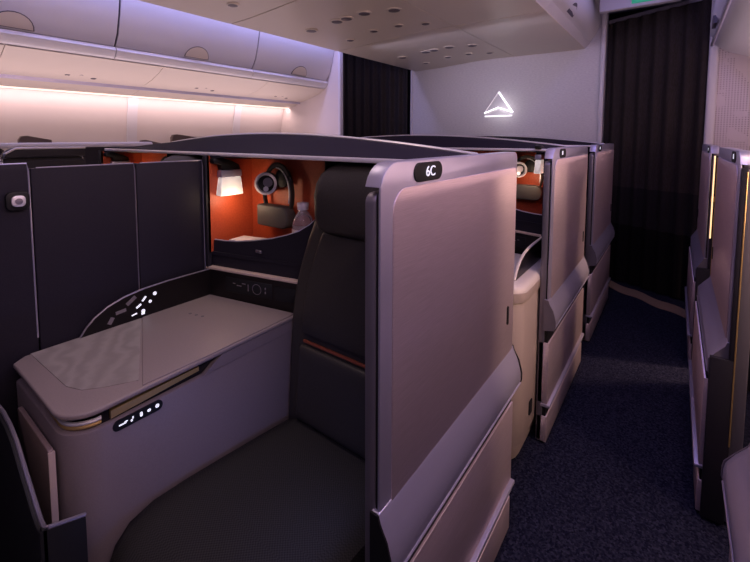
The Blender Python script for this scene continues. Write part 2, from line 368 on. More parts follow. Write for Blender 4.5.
service_panel(2.62, 3.42, 'cream service panel under the farthest window-side bin')
struct('trim_8', B().box(-3.80, -3.735, -1.6, 3.42, 1.708, 1.718), 'wash_line')
# tops of the window-side suites beyond the far aisle
def window_suite(y0, y1, label):
    t = thing('window_suite_wall', (-2.96, (y0+y1)/2, 0), label, 'suite wall', 'window-side suites across the far aisle')
    obj('aisle_panel', B().prism(rrect(y0, y1, .02, 1.295, (.01, .01, .04, .05)), 'x', -3.0, -2.96), 'shell', t)
    obj('top_rail', B().prism(rrect(y0-.005, y1+.005, 1.292, 1.322, .012), 'x', -3.01, -2.95).bevel(.004), 'bin', t)
for y0, y1, lab in ((-.65, .60, 'pale-railed window suite wall across the far aisle, at the left edge of the photo'), (.603, 1.40, 'pale-railed window suite wall across the far aisle, seen over the neighbouring seat'),
                    (1.90, 2.68, 'window suite wall across the far aisle, second from the curtain'), (2.9, 3.4, 'window suite wall across the far aisle beside the curtain')):
    window_suite(y0, y1, lab)
for y0, y1, z, lab in ((.80, .99, 1.366, 'small dark brown monitor top by the window wall, leftmost of three'), (1.61, 1.79, 1.334, 'small dark brown monitor top by the window wall, middle and lowest of three'),
                       (1.89, 2.16, 1.384, 'small dark brown monitor top by the window wall, rightmost of three')):
    t = thing('window_seat_monitor', (-3.62, (y0+y1)/2, 0), lab, 'monitor', 'dark monitor backs at the window seats')
    obj('screen', B().prism([(y0, .95), (y1, .95), (y1, z-.03), (y0+.05, z), (y0+.015, z-.004), (y0, z-.03)], 'x', -3.64, -3.60).bevel(.004), 'brown', t)
    obj('stand', B().box(-3.66, -3.60, y0+.05, y1-.05, 0, .95), 'shell', t)

# ------------------------------------------------------------------ centre bins
def zc_(x):                                     # underside height across the cabin
    return 2.195 + .02*math.cos((x+1.6)*PI/.95) + .03*max(0, (x+1.4)/.65)
def centre_bin(y0, y1, label, end=False):
    t = thing('centre_bin', (-1.6, (y0+y1)/2, 2.2), label, 'overhead bin', 'bins over the centre seats')
    xs = [-2.60+i*(1.2/12) for i in range(13)]
    xr = [-1.40+i*(.66/8) for i in range(9)]
    if end: ys = [y0+(y1-y0)*i/8 for i in range(9)]
    else: ys = [y0, y1]
    def under(xa): return B().loft([[(x, y, zc_(x)) for x in xa]+[(x, y, zc_(x)+.03) for x in xa[::-1]] for y in (y0+.003, y1-.003)])
    obj('service_panel', under([xs[0]+.0]+xs[1:-1]+[-1.404]), 'psu', t, smooth=60)
    obj('underside_panel', under([-1.396]+xr[1:]), 'psu', t, smooth=60)
    lipL = [(-2.60, zc_(-2.6)), (-2.635, 2.205), (-2.66, 2.25), (-2.67, 2.40), (-2.66, 2.69), (-2.5, 2.69), (-2.5, 2.24), (-2.58, 2.215)]
    obj('left_face', B().loft([[(x, y, z) for x, z in lipL] for y in (y0, y1)]), 'bin', t, smooth=60)
    lipR = [(-.745, zc_(-.745)), (-.715, 2.24), (-.70, 2.262), (-.74, 2.27), (-.80, 2.26)]
    obj('lower_rail', B().loft([[(x, y, z) for x, z in lipR] for y in (y0, y1)]), 'bin', t, smooth=60)
    face = [(-.698, 2.268), (-.655, 2.32), (-.625, 2.40), (-.62, 2.48), (-.65, 2.60), (-.70, 2.69)]
    fb = face+[(x-.03, z) for x, z in face[::-1]]
    d = obj('door', B().loft([[(x, y, z) for x, z in fb] for y in (y0+.004, y1-.004)]), 'bin', t, smooth=60)
    obj('body', B().loft([[(x, y, z) for x, z in ((-.74, 2.275), (-.67, 2.35), (-.66, 2.5), (-.72, 2.69), (-2.5, 2.69), (-2.5, 2.25))] for y in (y0+.001, y1-.001)]), 'gap', t)
    yc = y1-1.02 if end else (y0+y1)/2
    pts = [(.10*math.cos(a*PI/10), .075*math.sin(a*PI/10)) for a in range(11)]
    def s3(v): return -.690+.05*(v/.06)*(.75 if v > .05 else .85)
    l_ = B().loft([[(s3(v)+.006, yc+u, 2.282+v) for u, v in pts], [(s3(v)-.012, yc+u, 2.282+v) for u, v in pts]])
    h = obj('latch', l_, 'gap', t)
    for (x, y) in ((-2.28, -.17), (-2.0, -.19), (-1.91, -.19), (-1.75, -.19), (-1.55, -.12), (-2.24, .26), (-1.95, .20), (-1.73, .22), (-1.54, .30)):
        yy = yc_(y0, y1)+y
        if y0 < yy < y1:
            r = .040 if y < 0 else .030
            v = obj('reading_light', B().lathe((x, yy, zc_(x)), [(r*.8, .01), (r, -.002), (r*1.0, -.008), (r*.6, -.012), (.002, -.011)], 'z', 16), 'vent', t)
            v.scale = (1, 1, 1)
            obj('bezel', B().lathe((x, yy, zc_(x)), [(r*1.05, .01), (r*1.35, -.002), (r*1.35, -.006), (r*1.0, -.007)], 'z', 16), 'psu', v)
    return t
def yc_(a, b): return (a+b)/2+.09
centre_bin(-1.4, .66, 'white centre overhead bin above the camera end of the aisle')
centre_bin(.665, 1.825, 'white centre overhead bin cut by the top edge, nearest of the seen ones')
centre_bin(1.83, 2.995, 'white centre overhead bin carrying the nearer cluster of reading lights')
centre_bin(3.0, YF, 'white centre overhead bin meeting the emblem wall, with a dark latch', True)
# right-hand bin
t = thing('overhead_bin', (.4, 3.6, 1.95), 'pale overhead bin at the top right corner above the perforated wall', 'overhead bin')
sr = [(.62, 1.88), (.40, 1.93), (.26, 1.99), (.195, 2.045), (.17, 2.12), (.165, 2.20), (.18, 2.35), (.22, 2.5), (.28, 2.69), (.9, 2.69), (.9, 1.88)]
obj('body', B().loft([[(x, y, z) for x, z in sr] for y in (-.9, 4.10)]), 'bin', t, smooth=60)
sd = [(.19, 2.06), (.163, 2.12), (.158, 2.20), (.173, 2.35), (.213, 2.5), (.273, 2.69)]
obj('door', B().loft([[(x, y, z) for x, z in sd]+[(x+.01, y, z) for x, z in sd[::-1]] for y in (2.75, 4.07)]), 'bin', t, smooth=60)
obj('latch', B().loft([[(.150+.02*k, 3.55+.09*math.cos(a*PI/8), 2.075+.065*math.sin(a*PI/8)) for a in range(9)] for k in (0, 1)]), 'gap', t)
obj('door_rail', B().tube([(.178, 1.0, 2.045), (.178, 4.09, 2.045)], .012, 8), 'frame', t)

# ------------------------------------------------------------------ suite doors
def door(X0, s, ya, yb, label, group, plate=None, setback=0., cut=0., glow=False, cat='suite door', inner='frame_dark', bulge=.030):
    """sliding door in a plane X = X0; s = +1 faces +X"""
    t = thing('suite_door', (X0, (ya+yb)/2, 0), label, cat, group)
    tf = lambda v: Vector((X0+s*v.x, v.y, v.z))
    sb = -setback
    obj('frame', B().prism(rrect(ya, yb, .62, 1.306, (0, 0, .028, .055), 6), 'x', sb-.006, sb).bevel(.0025, 2), 'frame', t, tf)
    obj('top_cap', B().prism([(ya, 1.262), (yb, 1.262)]+[q for q in rrect(ya, yb, .62, 1.306, (0, 0, .028, .055), 6) if q[1] > 1.262], 'x', sb-.036, sb-.001).bevel(.005, 3), 'frame' if inner != 'shell' else 'shell', t, tf)
    if inner == 'shell': obj('top_trim', B().tube([(sb-.038, ya+.0, 1.24), (sb-.038, ya+.012, 1.280), (sb-.038, ya+.05, 1.303), (sb-.038, yb, 1.303)], .005, 8), 'silver', t, tf)
    obj('panel', B().prism(rrect(ya+.038, yb-.010, .622, 1.256, (0, 0, .022, .045), 6), 'x', sb-.01, sb+.0025).bevel(.0015, 2), 'panel', t, tf)
    bu = bulge
    led = [(sb-.016, .655), (sb+.0015, .655), (sb+.006, .640), (bu*.5+sb*.5+.004, .612), (bu*.88, .585), (bu, .568), (bu, .545), (bu-.005, .528), (-.006, .520), (sb-.016, .520)]
    def lt(v): return v
    lb = B().loft([[(x, y, z) for x, z in led] for y in (ya-.004, ya+.02, yb-.02, yb+.004)])
    for v in lb.bm.verts:                         # chamfered ends
        if v.co.y < ya: v.co.x -= max(0, v.co.x)*.12
    obj('ledge', lb.bevel(.002, 2, 25), 'frame', t, tf)
    for ye in (ya-.009, yb+.005):
        obj('ledge_end', B().loft([[(x+(.003 if x > .01 else 0), y, z) for x, z in led] for y in (ye, ye+.004)]), 'black' if plate else 'frame_dark', t, tf)
    obj('ledge_edge', B().tube([(bu-.001, ya, .537), (bu-.001, yb, .537)], .003, 6), 'frame', t, tf)
    zg = .508-bulge*1.5
    obj('shadow_gap', B().box(-.02, .002, ya+.002, yb-.002, zg, .522), 'black', t, tf)
    obj('lower_panel', B().box(-.034, .008, ya, yb, .187, zg).bevel(.003), 'panel', t, tf)
    obj('kick_trim', B().box(-.02, .020, ya-.003, yb+.004, .173, .186).bevel(.003), 'frame', t, tf)
    obj('kick_gap', B().box(-.03, .002, ya+.004, yb-.004, .128, .174), 'black', t, tf)
    obj('kick_panel', B().box(-.034, .008, ya, yb-.005, .012, .129).bevel(.003), 'panel', t, tf)
    obj('door_pocket', B().prism(rrect(ya, yb, .012, 1.252, (0, 0, .02, .02), 5), 'x', sb-.036-(.0 if setback == 0 else .02), sb-.011).bevel(.004, 2), inner, t, tf)
    obj('seal', B().prism(rrect(ya+.003, yb, .02, 1.26, (0, 0, .02, .02), 5), 'x', sb-.012, sb-.005), 'black', t, tf)
    pl = obj('number_plate', B().prism(rrect(ya+.112, ya+.232, 1.2615, 1.301, .0195, 5), 'x', sb-.002, sb+.003).bevel(.001, 1), 'black', t, tf)
    if plate:
        cu = bpy.data.curves.new('t', 'FONT'); cu.body = plate; cu.size = .030; cu.align_x = 'CENTER'; cu.align_y = 'CENTER'; cu.extrude = .0006
        to = bpy.data.objects.new('t', cu); COL.objects.link(to)
        bpy.context.view_layer.update()
        me = bpy.data.meshes.new_from_object(to); bpy.data.objects.remove(to)
        bb = B(); bb.bm.from_mesh(me)
        bb.map(lambda v: Vector((sb+.0042+v.z, ya+.176+v.x*1.15, 1.281+v.y)))
        obj('number', bb, 'number_glow', pl, tf)
    else:
        obj('number', B().box(sb+.003, sb+.0045, ya+.150, ya+.166, 1.275, 1.292), 'number_glow', pl, tf)
    obj('latch', B().prism(rrect(yb-.075, yb-.062, .755, .815, .006), 'x', sb+.001, sb+.006).bevel(.001, 1), 'black', t, tf)
    if glow:
        obj('light_strip', B().box(sb-.050, sb-.040, yb+.004, yb+.010, .60, 1.25), 'warm_line', t, tf)
    return t
DX = -.406
G = 'sliding suite doors along the near aisle'
door(DX, 1, .585, 1.360, 'mauve suite door marked 6C, largest and nearest in the photo', G, '6C')
door(DX, 1, 1.850, 2.690, 'mauve suite door on the left of the aisle, second behind the one marked 6C', G)
door(DX, 1, 2.985, 3.930, 'mauve suite door on the left of the aisle, nearest to the emblem wall', G)
G = 'sliding suite doors on the right of the near aisle'
door(.150, -1, .25, 1.25, 'mauve suite door cut off by the bottom right corner of the photo', G, setback=.018, bulge=.028)
door(.120, -1, 1.835, 2.700, 'mauve suite door on the right of the aisle, second from the curtain', G, setback=.048, bulge=.0)
door(.120, -1, 3.060, 4.05, 'narrowly seen suite door on the right of the aisle, nearest the curtain', G, setback=.035, bulge=.0)
door(-2.35, -1, .45, .770, 'dark-backed suite door of the neighbouring seat, seen over the privacy divider', 'suite doors on the far aisle', inner='shell')
door(-2.35, -1, 1.45, 2.04, 'suite door on the far aisle, hidden row behind the first canopy', 'suite doors on the far aisle', inner='shell')

# end walls of the right-hand suites with their lit golden edges
def right_side_wall(y, label):
    t = thing('suite_end_wall', (.22, y, 0), label, 'suite wall', 'end walls of the right-hand suites')
    obj('end_panel', B().box(.124, .188, y-.022, y-.004, .012, .60).bevel(.003), 'shell', t)
    obj('upper_panel', B().box(.172, .190, y-.022, y-.004, .60, 1.25).bevel(.003), 'shell', t)
    obj('gold_edge', B().tube([(.187, y-.022, .30), (.187, y-.022, .7), (.187, y-.022, 1.24)], .0022, 8), 'gold', t)
    return t
right_side_wall(1.835, 'dark end wall with gilt edge of the right-hand suite nearest the curtain but one')
right_side_wall(3.060, 'dark end wall with gilt edge behind the farthest right-hand door')
t = thing('edge_light', (.175, 2.73, .6), 'thin glowing gold line between the two right-hand suite doors', 'light')
obj('tube', B().tube([(.174, 3.035, .78), (.174, 3.035, 1.02), (.174, 3.035, 1.25)], .0032, 8), 'warm_line', t)
obj('clip', B().box(.168, .190, 3.036, 3.046, .99, 1.02), 'gold', t)

# right-hand suite shell: dark back shells seen past the doors
for y, lab in ((1.20, 'dark shell behind the nearest right-hand suite'), (2.80, 'dark shell between the right-hand suites'),):
    t = tag(obj('suite_back_shell', B().box(.27, 1.10, y+.10, y+.14, .01, 1.28).bevel(.01), 'shell'), lab, 'suite shell', 'back shells of the right-hand suites')

# ------------------------------------------------------------------ suite modules
def line_v(u): return .835+.235*u                 # the slanted front of the nook across the suite
ZR = [(0, .968), (.06, .968), (.12, .972), (.20, .984), (.27, .999), (.33, 1.017), (.38, 1.037), (.42, 1.062), (.46, 1.10), (.49, 1.20), (.51, 1.27)]
def nook(wx, m_, y0, label, UM=.495, full=True):
    tf = lambda v: Vector((wx+m_*v.x, y0+v.y, v.z))
    t = thing('storage_nook', (wx+m_*.25, y0+.93, 0), label, 'storage nook', 'orange-lined storage nooks')
    obj('side_lining', B().box(.006, .012, .84, 1.046, .925, 1.285), 'orange', t, tf)
    obj('back_lining', B().box(.006, UM, 1.040, 1.046, .925, 1.285), 'orange', t, tf)
    obj('end_lining', B().box(UM, UM+.006, .95, 1.046, .925, 1.285), 'shell', t, tf)
    fl = [(.006, .85), (UM, .97), (UM, 1.04), (.006, 1.04)]
    obj('shelf', B().prism(fl, 'z', .915, .927), 'shell', t, tf)
    obj('inner_ceiling', B().prism(fl, 'z', 1.278, 1.286), 'shell', t, tf)
    obj('post', B().box(-.004, .012, .833, .849, .866, 1.286), 'shell', t, tf)
    b = B()
    rings = []
    for u, z in ZR[:9]:
        v = line_v(u)+.022; rings.append([(u, v-.004, .872), (u, v, z), (u, v+.014, z), (u, v+.014, .872)])
    obj('front_panel', b.loft(rings), 'shell', t, tf)
    obj('rim_trim', B().tube([(u, line_v(u)+.028, z+.001) for u, z in ZR[:9]], .0035, 6), 'frame', t, tf)
    obj('latch', B().box(.205, .235, line_v(.22)+.013, line_v(.22)+.02, .945, .955).bevel(.001, 1), 'frame_dark', t, tf)
    lg = [(0, line_v(0)-.004), (.41, line_v(.41)-.004), (.41, line_v(.41)+.026), (0, line_v(0)+.026)]
    obj('ledge', B().prism(lg, 'z', .864, .873).bevel(.002), 'beige', t, tf)
    cp = [(0, line_v(0)), (.43, line_v(.43)), (.43, line_v(.43)+.03), (0, line_v(0)+.03)]
    pn = obj('control_panel', B().prism(cp, 'z', .60, .8635), 'gloss', t, tf)
    if full:
        # socket and switch block
        def onl(u0, u1, z0, z1, d, e=0.0): return B().prism([(u0, line_v(u0)-d), (u1, line_v(u1)-d), (u1, line_v(u1)+.002), (u0, line_v(u0)+.002)], 'z', z0, z1)
        sk = obj('socket_plate', onl(.09, .29, .792, .846, .003).bevel(.001, 1), 'black', t, tf)
        ring = [(u_, z_) for u_, z_ in ()]
        b = B()
        for u0, u1, z0, z1 in ((.125, .135, .826, .829), (.142, .162, .820, .823), (.165, .18, .83, .833), (.19, .193, .808, .832), (.262, .266, .81, .818), (.262, .266, .824, .832)):
            b.prism([(u0, line_v(u0)-.004), (u1, line_v(u1)-.004), (u1, line_v(u1)), (u0, line_v(u0))], 'z', z0, z1)
        obj('switch_marks', b, 'dim_icon', sk, tf)
        b = B(); K = 20; c0 = (.228, .820)
        b.loft([[(c0[0]+r*math.cos(2*PI*j/K), line_v(c0[0]+r*math.cos(2*PI*j/K))-d, c0[1]+r*math.sin(2*PI*j/K)) for j in range(K)] for r, d in ((.019, .0035), (.017, .0035))], cap=False)
        obj('socket_ring', b, 'dim_icon', sk, tf)
        obj('drawer_front', onl(.30, .40, .795, .843, .003).bevel(.001, 1), 'black', t, tf)
    obj('lower_box', B().box(.02, .40, .95, 1.05, .01, .86), 'shell', t, tf)
    return t

def reading_lamp(wx, m_, y0, label, power, dz=.012):
    tf = lambda v: Vector((wx+m_*v.x, y0+v.y, v.z))
    t = thing('reading_lamp', (wx+m_*.04, y0+.94, 1.12), label, 'lamp', 'wall lamps in the nooks')
    def q(v): return Vector((v.x*.8+.003, .848+(v.y-.866)*.93, 1.262+(v.z-1.262)*.93+dz))
    obj('bracket', B().prism([(.866, 1.262), (.90, 1.268), (.955, 1.25), (.985, 1.235), (.99, 1.215), (.905, 1.215), (.90, 1.238), (.868, 1.245)], 'x', .012, .05).bevel(.004).map(q), 'black', t, tf)
    obj('cap', B().prism([(.898, 1.215), (.992, 1.215), (.994, 1.186), (.896, 1.186)], 'x', .016, .056).bevel(.004).map(q), 'frame', t, tf)
    obj('lamp_shade', B().loft([[(.020, .899, 1.186), (.052, .899, 1.186), (.052, .991, 1.186), (.020, .991, 1.186)], [(.016, .890, 1.112), (.058, .890, 1.112), (.058, .998, 1.112), (.016, .998, 1.112)]]).bevel(.004).map(q), 'shade', t, tf)
    point('lamp_bulb', tf(Vector((.085, .915, 1.10+dz))), power, (1, .70, .46), .02)
    return t

def headphones(cx, y, m_, label):
    """headphones hanging on a padded rest; cx, y: world position of the rest"""
    t = thing('headphones', (cx, y, 1.06), label, 'headphones', 'headphones hanging in the nooks')
    tf = lambda v: Vector((cx+m_*v.x, y+v.y, v.z))
    e = [(.078*math.cos(a)+.0, .0, 1.145+.105*math.sin(a)) for a in [math.radians(-35+250*i/24) for i in range(25)]]
    obj('headband', B().tube(e, .006, 8, .010), 'leather', t, tf)
    e2 = [(.070*math.cos(a), -.008, 1.145+.095*math.sin(a)) for a in [math.radians(-20+110*i/10) for i in range(11)]]
    obj('band_slider', B().tube(e2, .0025, 6), 'silver', t, tf)
    ca = math.radians(34)
    def rot(v):
        x, yy = v.x+.040, v.y; return Vector((-.046+x*math.cos(ca)-yy*math.sin(ca), -.012+x*math.sin(ca)+yy*math.cos(ca), v.z))
    k = obj('ear_cup', B().lathe((-.040, -.004, 1.180), [(.034, .026), (.042, .010), (.042, -.012), (.036, -.016), (.026, -.010), (.010, -.002), (.002, 0)], 'y', 24).map(rot), 'black', t, tf)
    obj('silver_ring', B().lathe((-.040, -.018, 1.180), [(.042, 0), (.0425, -.006), (.034, -.009), (.031, 0), (.042, 0)], 'y', 28, False).map(rot), 'silver', k, tf)
    obj('speaker_mesh', B().lathe((-.034, -.014, 1.184), [(.018, 0), (.018, -.003), (.001, -.004)], 'y', 16).map(rot), 'frame_dark', k, tf)
    obj('cup_logo', B().lathe((-.040, -.018, 1.160), [(.010, 0), (.010, -.003), (.001, -.004)], 'y', 12).map(rot), 'silver', k, tf)
    obj('ear_cup', B().lathe((.018, .012, 1.200), [(.028, .010), (.034, 0), (.034, -.012), (.02, -.018), (.002, -.018)], 'y', 24), 'black', t, tf)
    obj('carry_pouch', B().prism(rrect(-.085, .085, 1.020, 1.100, (.008, .034, .034, .008), 6), 'y', -.035, .012).bevel(.010, 3), 'pouch', t, tf)
    return t

def bottle(x, y, z, label):
    t = thing('water_bottle', (x, y, z), label, 'bottle')
    k = 24; prof = [(r*1.22, h) for r, h in [(.005, 0), (.028, .001), (.031, .006), (.031, .05), (.029, .056), (.031, .062), (.031, .115), (.030, .13), (.025, .150), (.015, .168), (.012, .174), (.012, .180)]]
    obj('body', B().lathe((x, y, z), prof, 'z', k), 'glass', t)
    obj('label_band', B().lathe((x, y, z), [(.0384, .060), (.0388, .062), (.0388, .110), (.0384, .112)], 'z', k), 'cream', t)
    obj('cap', B().lathe((x, y, z), [(.014, .176), (.0195, .177), (.0195, .186), (.0205, .187), (.0205, .198), (.019, .201), (.002, .202)], 'z', k), 'cap', t)
    return t

def console(wx, m_, y0, label, full=True):
    tf = lambda v: Vector((wx+m_*v.x, y0+v.y, v.z))
    t = thing('side_console', (wx+m_*.2, y0+.6, 0), label, 'console', 'side consoles beside the seats')
    def plan(i=0.0, far=True):                      # outline in u, v inset by i, rounded near aisle-side corner
        c = [(.028, .262+i)]
        for k in range(9):
            a = -PI/2+PI/2*k/8; c.append((.33-i+.07*math.cos(a), .332+i*1.0+.07*math.sin(a)))
        c += [(.396-i, .60), (.392-i, .925), (.02, .845), (.004, .83), (.004, .292+i)]
        return c
    obj('body', B().prism(plan(0), 'z', .01, .716).bevel(.004, 2, 40), 'console', t, tf)
    up = [(.05, .66), (.30, .60), (.398, .575), (.396, .60), (.392, .925), (.02, .845)]
    bb = B(); bb.loft([[(u, v, .716) for u, v in [(.05, .62), (.398, .575), (.392, .925), (.02, .845)]], [(u, v, .7505) for u, v in [(.05, .66), (.396, .632), (.392, .925), (.02, .845)]]])
    obj('upper_body', bb, 'console', t, tf)
    obj('recess_band', B().prism(plan(.014), 'z', .716, .752), 'gloss', t, tf)
    # metallic inserts running round the near corner, then gold along the seat side
    arc = [(.33+.058*math.cos(a), .332+.058*math.sin(a)) for a in [-PI/2+PI/2*k/8 for k in range(9)]]
    obj('silver_insert', B().tube([(.06, .2745, .733), (.25, .2745, .733)]+[(u, v, .733) for u, v in arc], .0045, 8), 'silver', t, tf)
    obj('copper_insert', B().tube([(.20, .276, .724)]+[(u-.001, v, .724) for u, v in arc], .0045, 8), 'gold', t, tf)
    obj('gold_insert', B().loft([[(.386, .350, .720), (.394, .350, .722), (.394, .350, .740), (.386, .350, .742)], [(.386, .565, .732), (.392, .565, .733), (.392, .565, .744), (.386, .565, .745)]]), 'gold', t, tf)
    # top: rim, veined inlay, lid
    pl = plan(-.004)
    obj('rim', B().prism(pl, 'z', .7515, .764).bevel(.004, 3, 40), 'lid', t, tf)
    obj('veined_inlay', B().prism([(.006, .30), (.255, .308), (.300, .325), (.328, .36), (.364, .424), (.008, .590)], 'z', .760, .7655), 'marble', t, tf)
    obj('lid', B().prism([(.008, .594), (.394, .420), (.398, .60), (.388, .915), (.02, .838), (.008, .83)], 'z', .7625, .7675).bevel(.002, 2, 20), 'lid', t, tf)
    b = B()
    for du in (0, .026, .052): b.lathe((.115+du, .70+du*.25, .7670), [(.0055, 0), (.0055, .001), (.001, .0012)], 'z', 10)
    obj('charging_mark', b, 'gap', t, tf)
    if full:
        bp_ = obj('seat_control_strip', B().prism(rrect(.350, .462, .690, .714, .011, 4), 'x', .396, .4020), 'black', t, tf)
        ic = [[(.362, .700, .378, .703), (.374, .703, .381, .7055)], [(.387, .697, .392, .702), (.391, .702, .394, .708)], [(.408, .697, .414, .708)], [(.425, .699, .433, .7055)], [(.444, .6985, .453, .7075)]]
        for q in ic:
            b = B()
            for a0, b0, a1, b1 in q: b.prism(rrect(a0, a1, b0, b1, min((a1-a0), (b1-b0))*.45, 3), 'x', .4015, .4030)
            obj('icon', b, 'soft_glow', bp_, tf)
    # arched control fairing along the wall, with touch lights
    arcp = [(.415, .766), (.432, .790), (.455, .812), (.49, .833), (.54, .850), (.60, .859), (.68, .863), (.84, .8635), (.84, .766)]
    fr = obj('control_fairing', B().prism(arcp, 'x', .004, .016), 'gloss', t, tf)
    obj('fairing_trim', B().tube([(.014, v, z) for v, z in arcp[:-1]], .003, 6), 'frame_dark', fr, tf)
    if full:
        for pp, w_, mm in ((((.492, .779), (.503, .797)), .012, 'dim_icon'), (((.512, .806), (.542, .809)), .010, 'dim_icon'), (((.545, .823), (.572, .842)), .012, 'dim_icon'),
                           (((.558, .783), (.574, .786)), .004, 'soft_glow'), (((.573, .803), (.588, .812)), .006, 'soft_glow'), (((.592, .820), (.604, .833)), .006, 'soft_glow')):
            obj('touch_light', B().prism(bar2(pp[0], pp[1], w_), 'x', .0155, .0175), mm, fr, tf)
        for v, z, r in ((.594, .787, .006), (.617, .812, .005), (.633, .834, .006)):
            obj('touch_light', B().prism([(v+r*math.cos(a*PI/6), z+r*math.sin(a*PI/6)) for a in range(12)], 'x', .0155, .0175), 'soft_glow', fr, tf)
        obj('touch_light', B().box(.0155, .0175, .588, .598, .776, .783), 'soft_glow', fr, tf)
    return t

def pillow(x0, x1, y0, y1, z0, z1, r, seg=4, puff=0):
    b = B().box(x0, x1, y0, y1, z0, z1).bevel(r, seg)
    return b
def soft(b, amp, f=1):  return b
def seat(xa, xb, y0, label):
    """seat facing the camera: recline of the back follows sh()"""
    t = thing('recliner_chair', ((xa+xb)/2, y0+.7, 0), label, 'seat', 'lie-flat seats of the centre pair')
    # cushion, slightly higher at the front and falling away in a rounded nose
    tf = lambda v: Vector((v.x, y0+v.y, v.z))
    secs = [(.30, .12), (.30, .40), (.312, .452), (.345, .483), (.40, .496), (.52, .492), (.70, .474), (.86, .456), (.93, .44), (.93, .12)]
    n = 10; rings = []
    for i in range(n+1):
        s = i/n; x = xa+(xb-xa)*s; e = min(s, 1-s)*(xb-xa)
        d = .022*max(0, 1-e/.05)**2; f = .03*max(0, 1-e/.10)**2
        rings.append([(x, v+(f if v < .5 else 0), z-(d if z > .4 else 0)) for v, z in secs])
    obj('cushion', B().loft(rings), 'weave', t, tf, smooth=60)
    obj('seat_base', B().box(xa+.02, xb-.02, .40, .95, .01, .13), 'shell', t, tf)
    sh = lambda z: .862+.050*max(0, (z-.44))/.66
    g = lambda z: .092*max(0, min(1.1, (z-.78)/.34))**1.6
    xc = (xa+xb)/2
    def slab(name, x0, x1, z0, z1, d0, d1, m_, r, n=10):
        rings = []
        zs = [z0, z0+r*.3, z0+r]+[z0+r+(z1-z0-2*r)*i/n for i in range(1, n)]+[z1-r, z1-r*.3, z1]
        ins = [r, r*.3, 0]+[0]*(n-1)+[0, r*.3, r]
        for z, q in zip(zs, ins):
            k = g(z); rr = min(r, (d1-d0)*.45)
            rings.append([(p[0], p[1]+sh(z), z) for p in rrect(x0+k+q, x1-k-q, d0+q*.6, d1, rr*.9, 4)])
        return obj(name, B().loft(rings), m_, t, tf, smooth=70)
    slab('backrest', xa-.012, xb, .41, 1.12, 0, .085, 'leather', .03)
    slab('upper_pad', xa+.055, xb-.03, .735, 1.070, -.016, .03, 'leather', .014)
    slab('lower_pad', xa+.045, xb-.03, .465, .700, -.016, .03, 'leather', .014)
    slab('orange_piping', xa+.06, xb-.035, .708, .716, -.006, .01, 'stitch', .002, 2)
    rings = []
    x0, x1 = xa+.108, xb-.02
    for (z, gi, dy) in ((1.062, .05, .035), (1.068, .020, .012), (1.082, .006, -.002), (1.115, .0, -.010), (1.18, .0, -.012), (1.215, .008, -.010), (1.245, .024, -.004), (1.264, .048, .004), (1.278, .078, .018), (1.284, .11, .040)):
        fy = sh(1.08)-.038+dy
        a0, a1 = x0+gi, x1-gi
        rings.append([(p[0], p[1], z) for p in rrect(a0, a1, fy, sh(1.08)+.06, (min(.035, (a1-a0)/4),)*2+(.01, .01), 5)])
    obj('headrest', B().loft(rings), 'leather', t, tf, smooth=80)
    return t

# dark divider between the two centre seats, in three panels
def divider(y0, lab):
    for a, c, nm in ((-.62 if y0 == 0 else -.12, .322, 0), (.326, .594, 1), (.598, .832, 2)):
        top = 1.281 if nm == 0 else 1.268
        t = thing('privacy_divider', (-1.385, y0+(a+c)/2, 0), lab[nm], 'privacy divider', 'panels of the divider between the centre seats')
        obj('panel', B().prism(rrect(y0+a, y0+c, .02, top, (0, 0, .02 if nm == 0 else .004, .02 if nm == 0 else .004)), 'x', -1.398, -1.373).bevel(.0025, 2), 'divider', t)
        obj('edge_trim', B().tube([(-1.374, y0+a+.012, top+.001), (-1.374, y0+c-.004, top+.001), (-1.374, y0+c-.001, top-.02), (-1.374, y0+c-.001, .80)], .0022, 6), 'frame_dark' if nm else 'frame', t)
        if nm == 0:
            kb = obj('hook_knob', B().prism(rrect(y0+.268, y0+.318, 1.160, 1.210, .014, 5), 'x', -1.374, -1.358).bevel(.004, 2), 'black', t)
            obj('knob_face', B().prism(rrect(y0+.278, y0+.308, 1.170, 1.200, .011, 5), 'x', -1.359, -1.351).bevel(.003, 2), 'silver', kb)
            obj('knob_dot', B().lathe((-1.352, y0+.293, 1.185), [(.008, 0), (.008, .003), (.001, .004)], 'x', 14), 'frame_dark', kb)
divider(0, ['dark privacy divider panel with a round silver knob, at the left edge', 'dark privacy divider panel between two thin vertical seams, left half above the console', 'dark privacy divider panel next to the orange nook'])
divider(1.27, ['dark divider panel of the second row, behind the first canopy', 'middle dark divider panel of the second row', 'dark divider panel of the second row beside its backrest'])

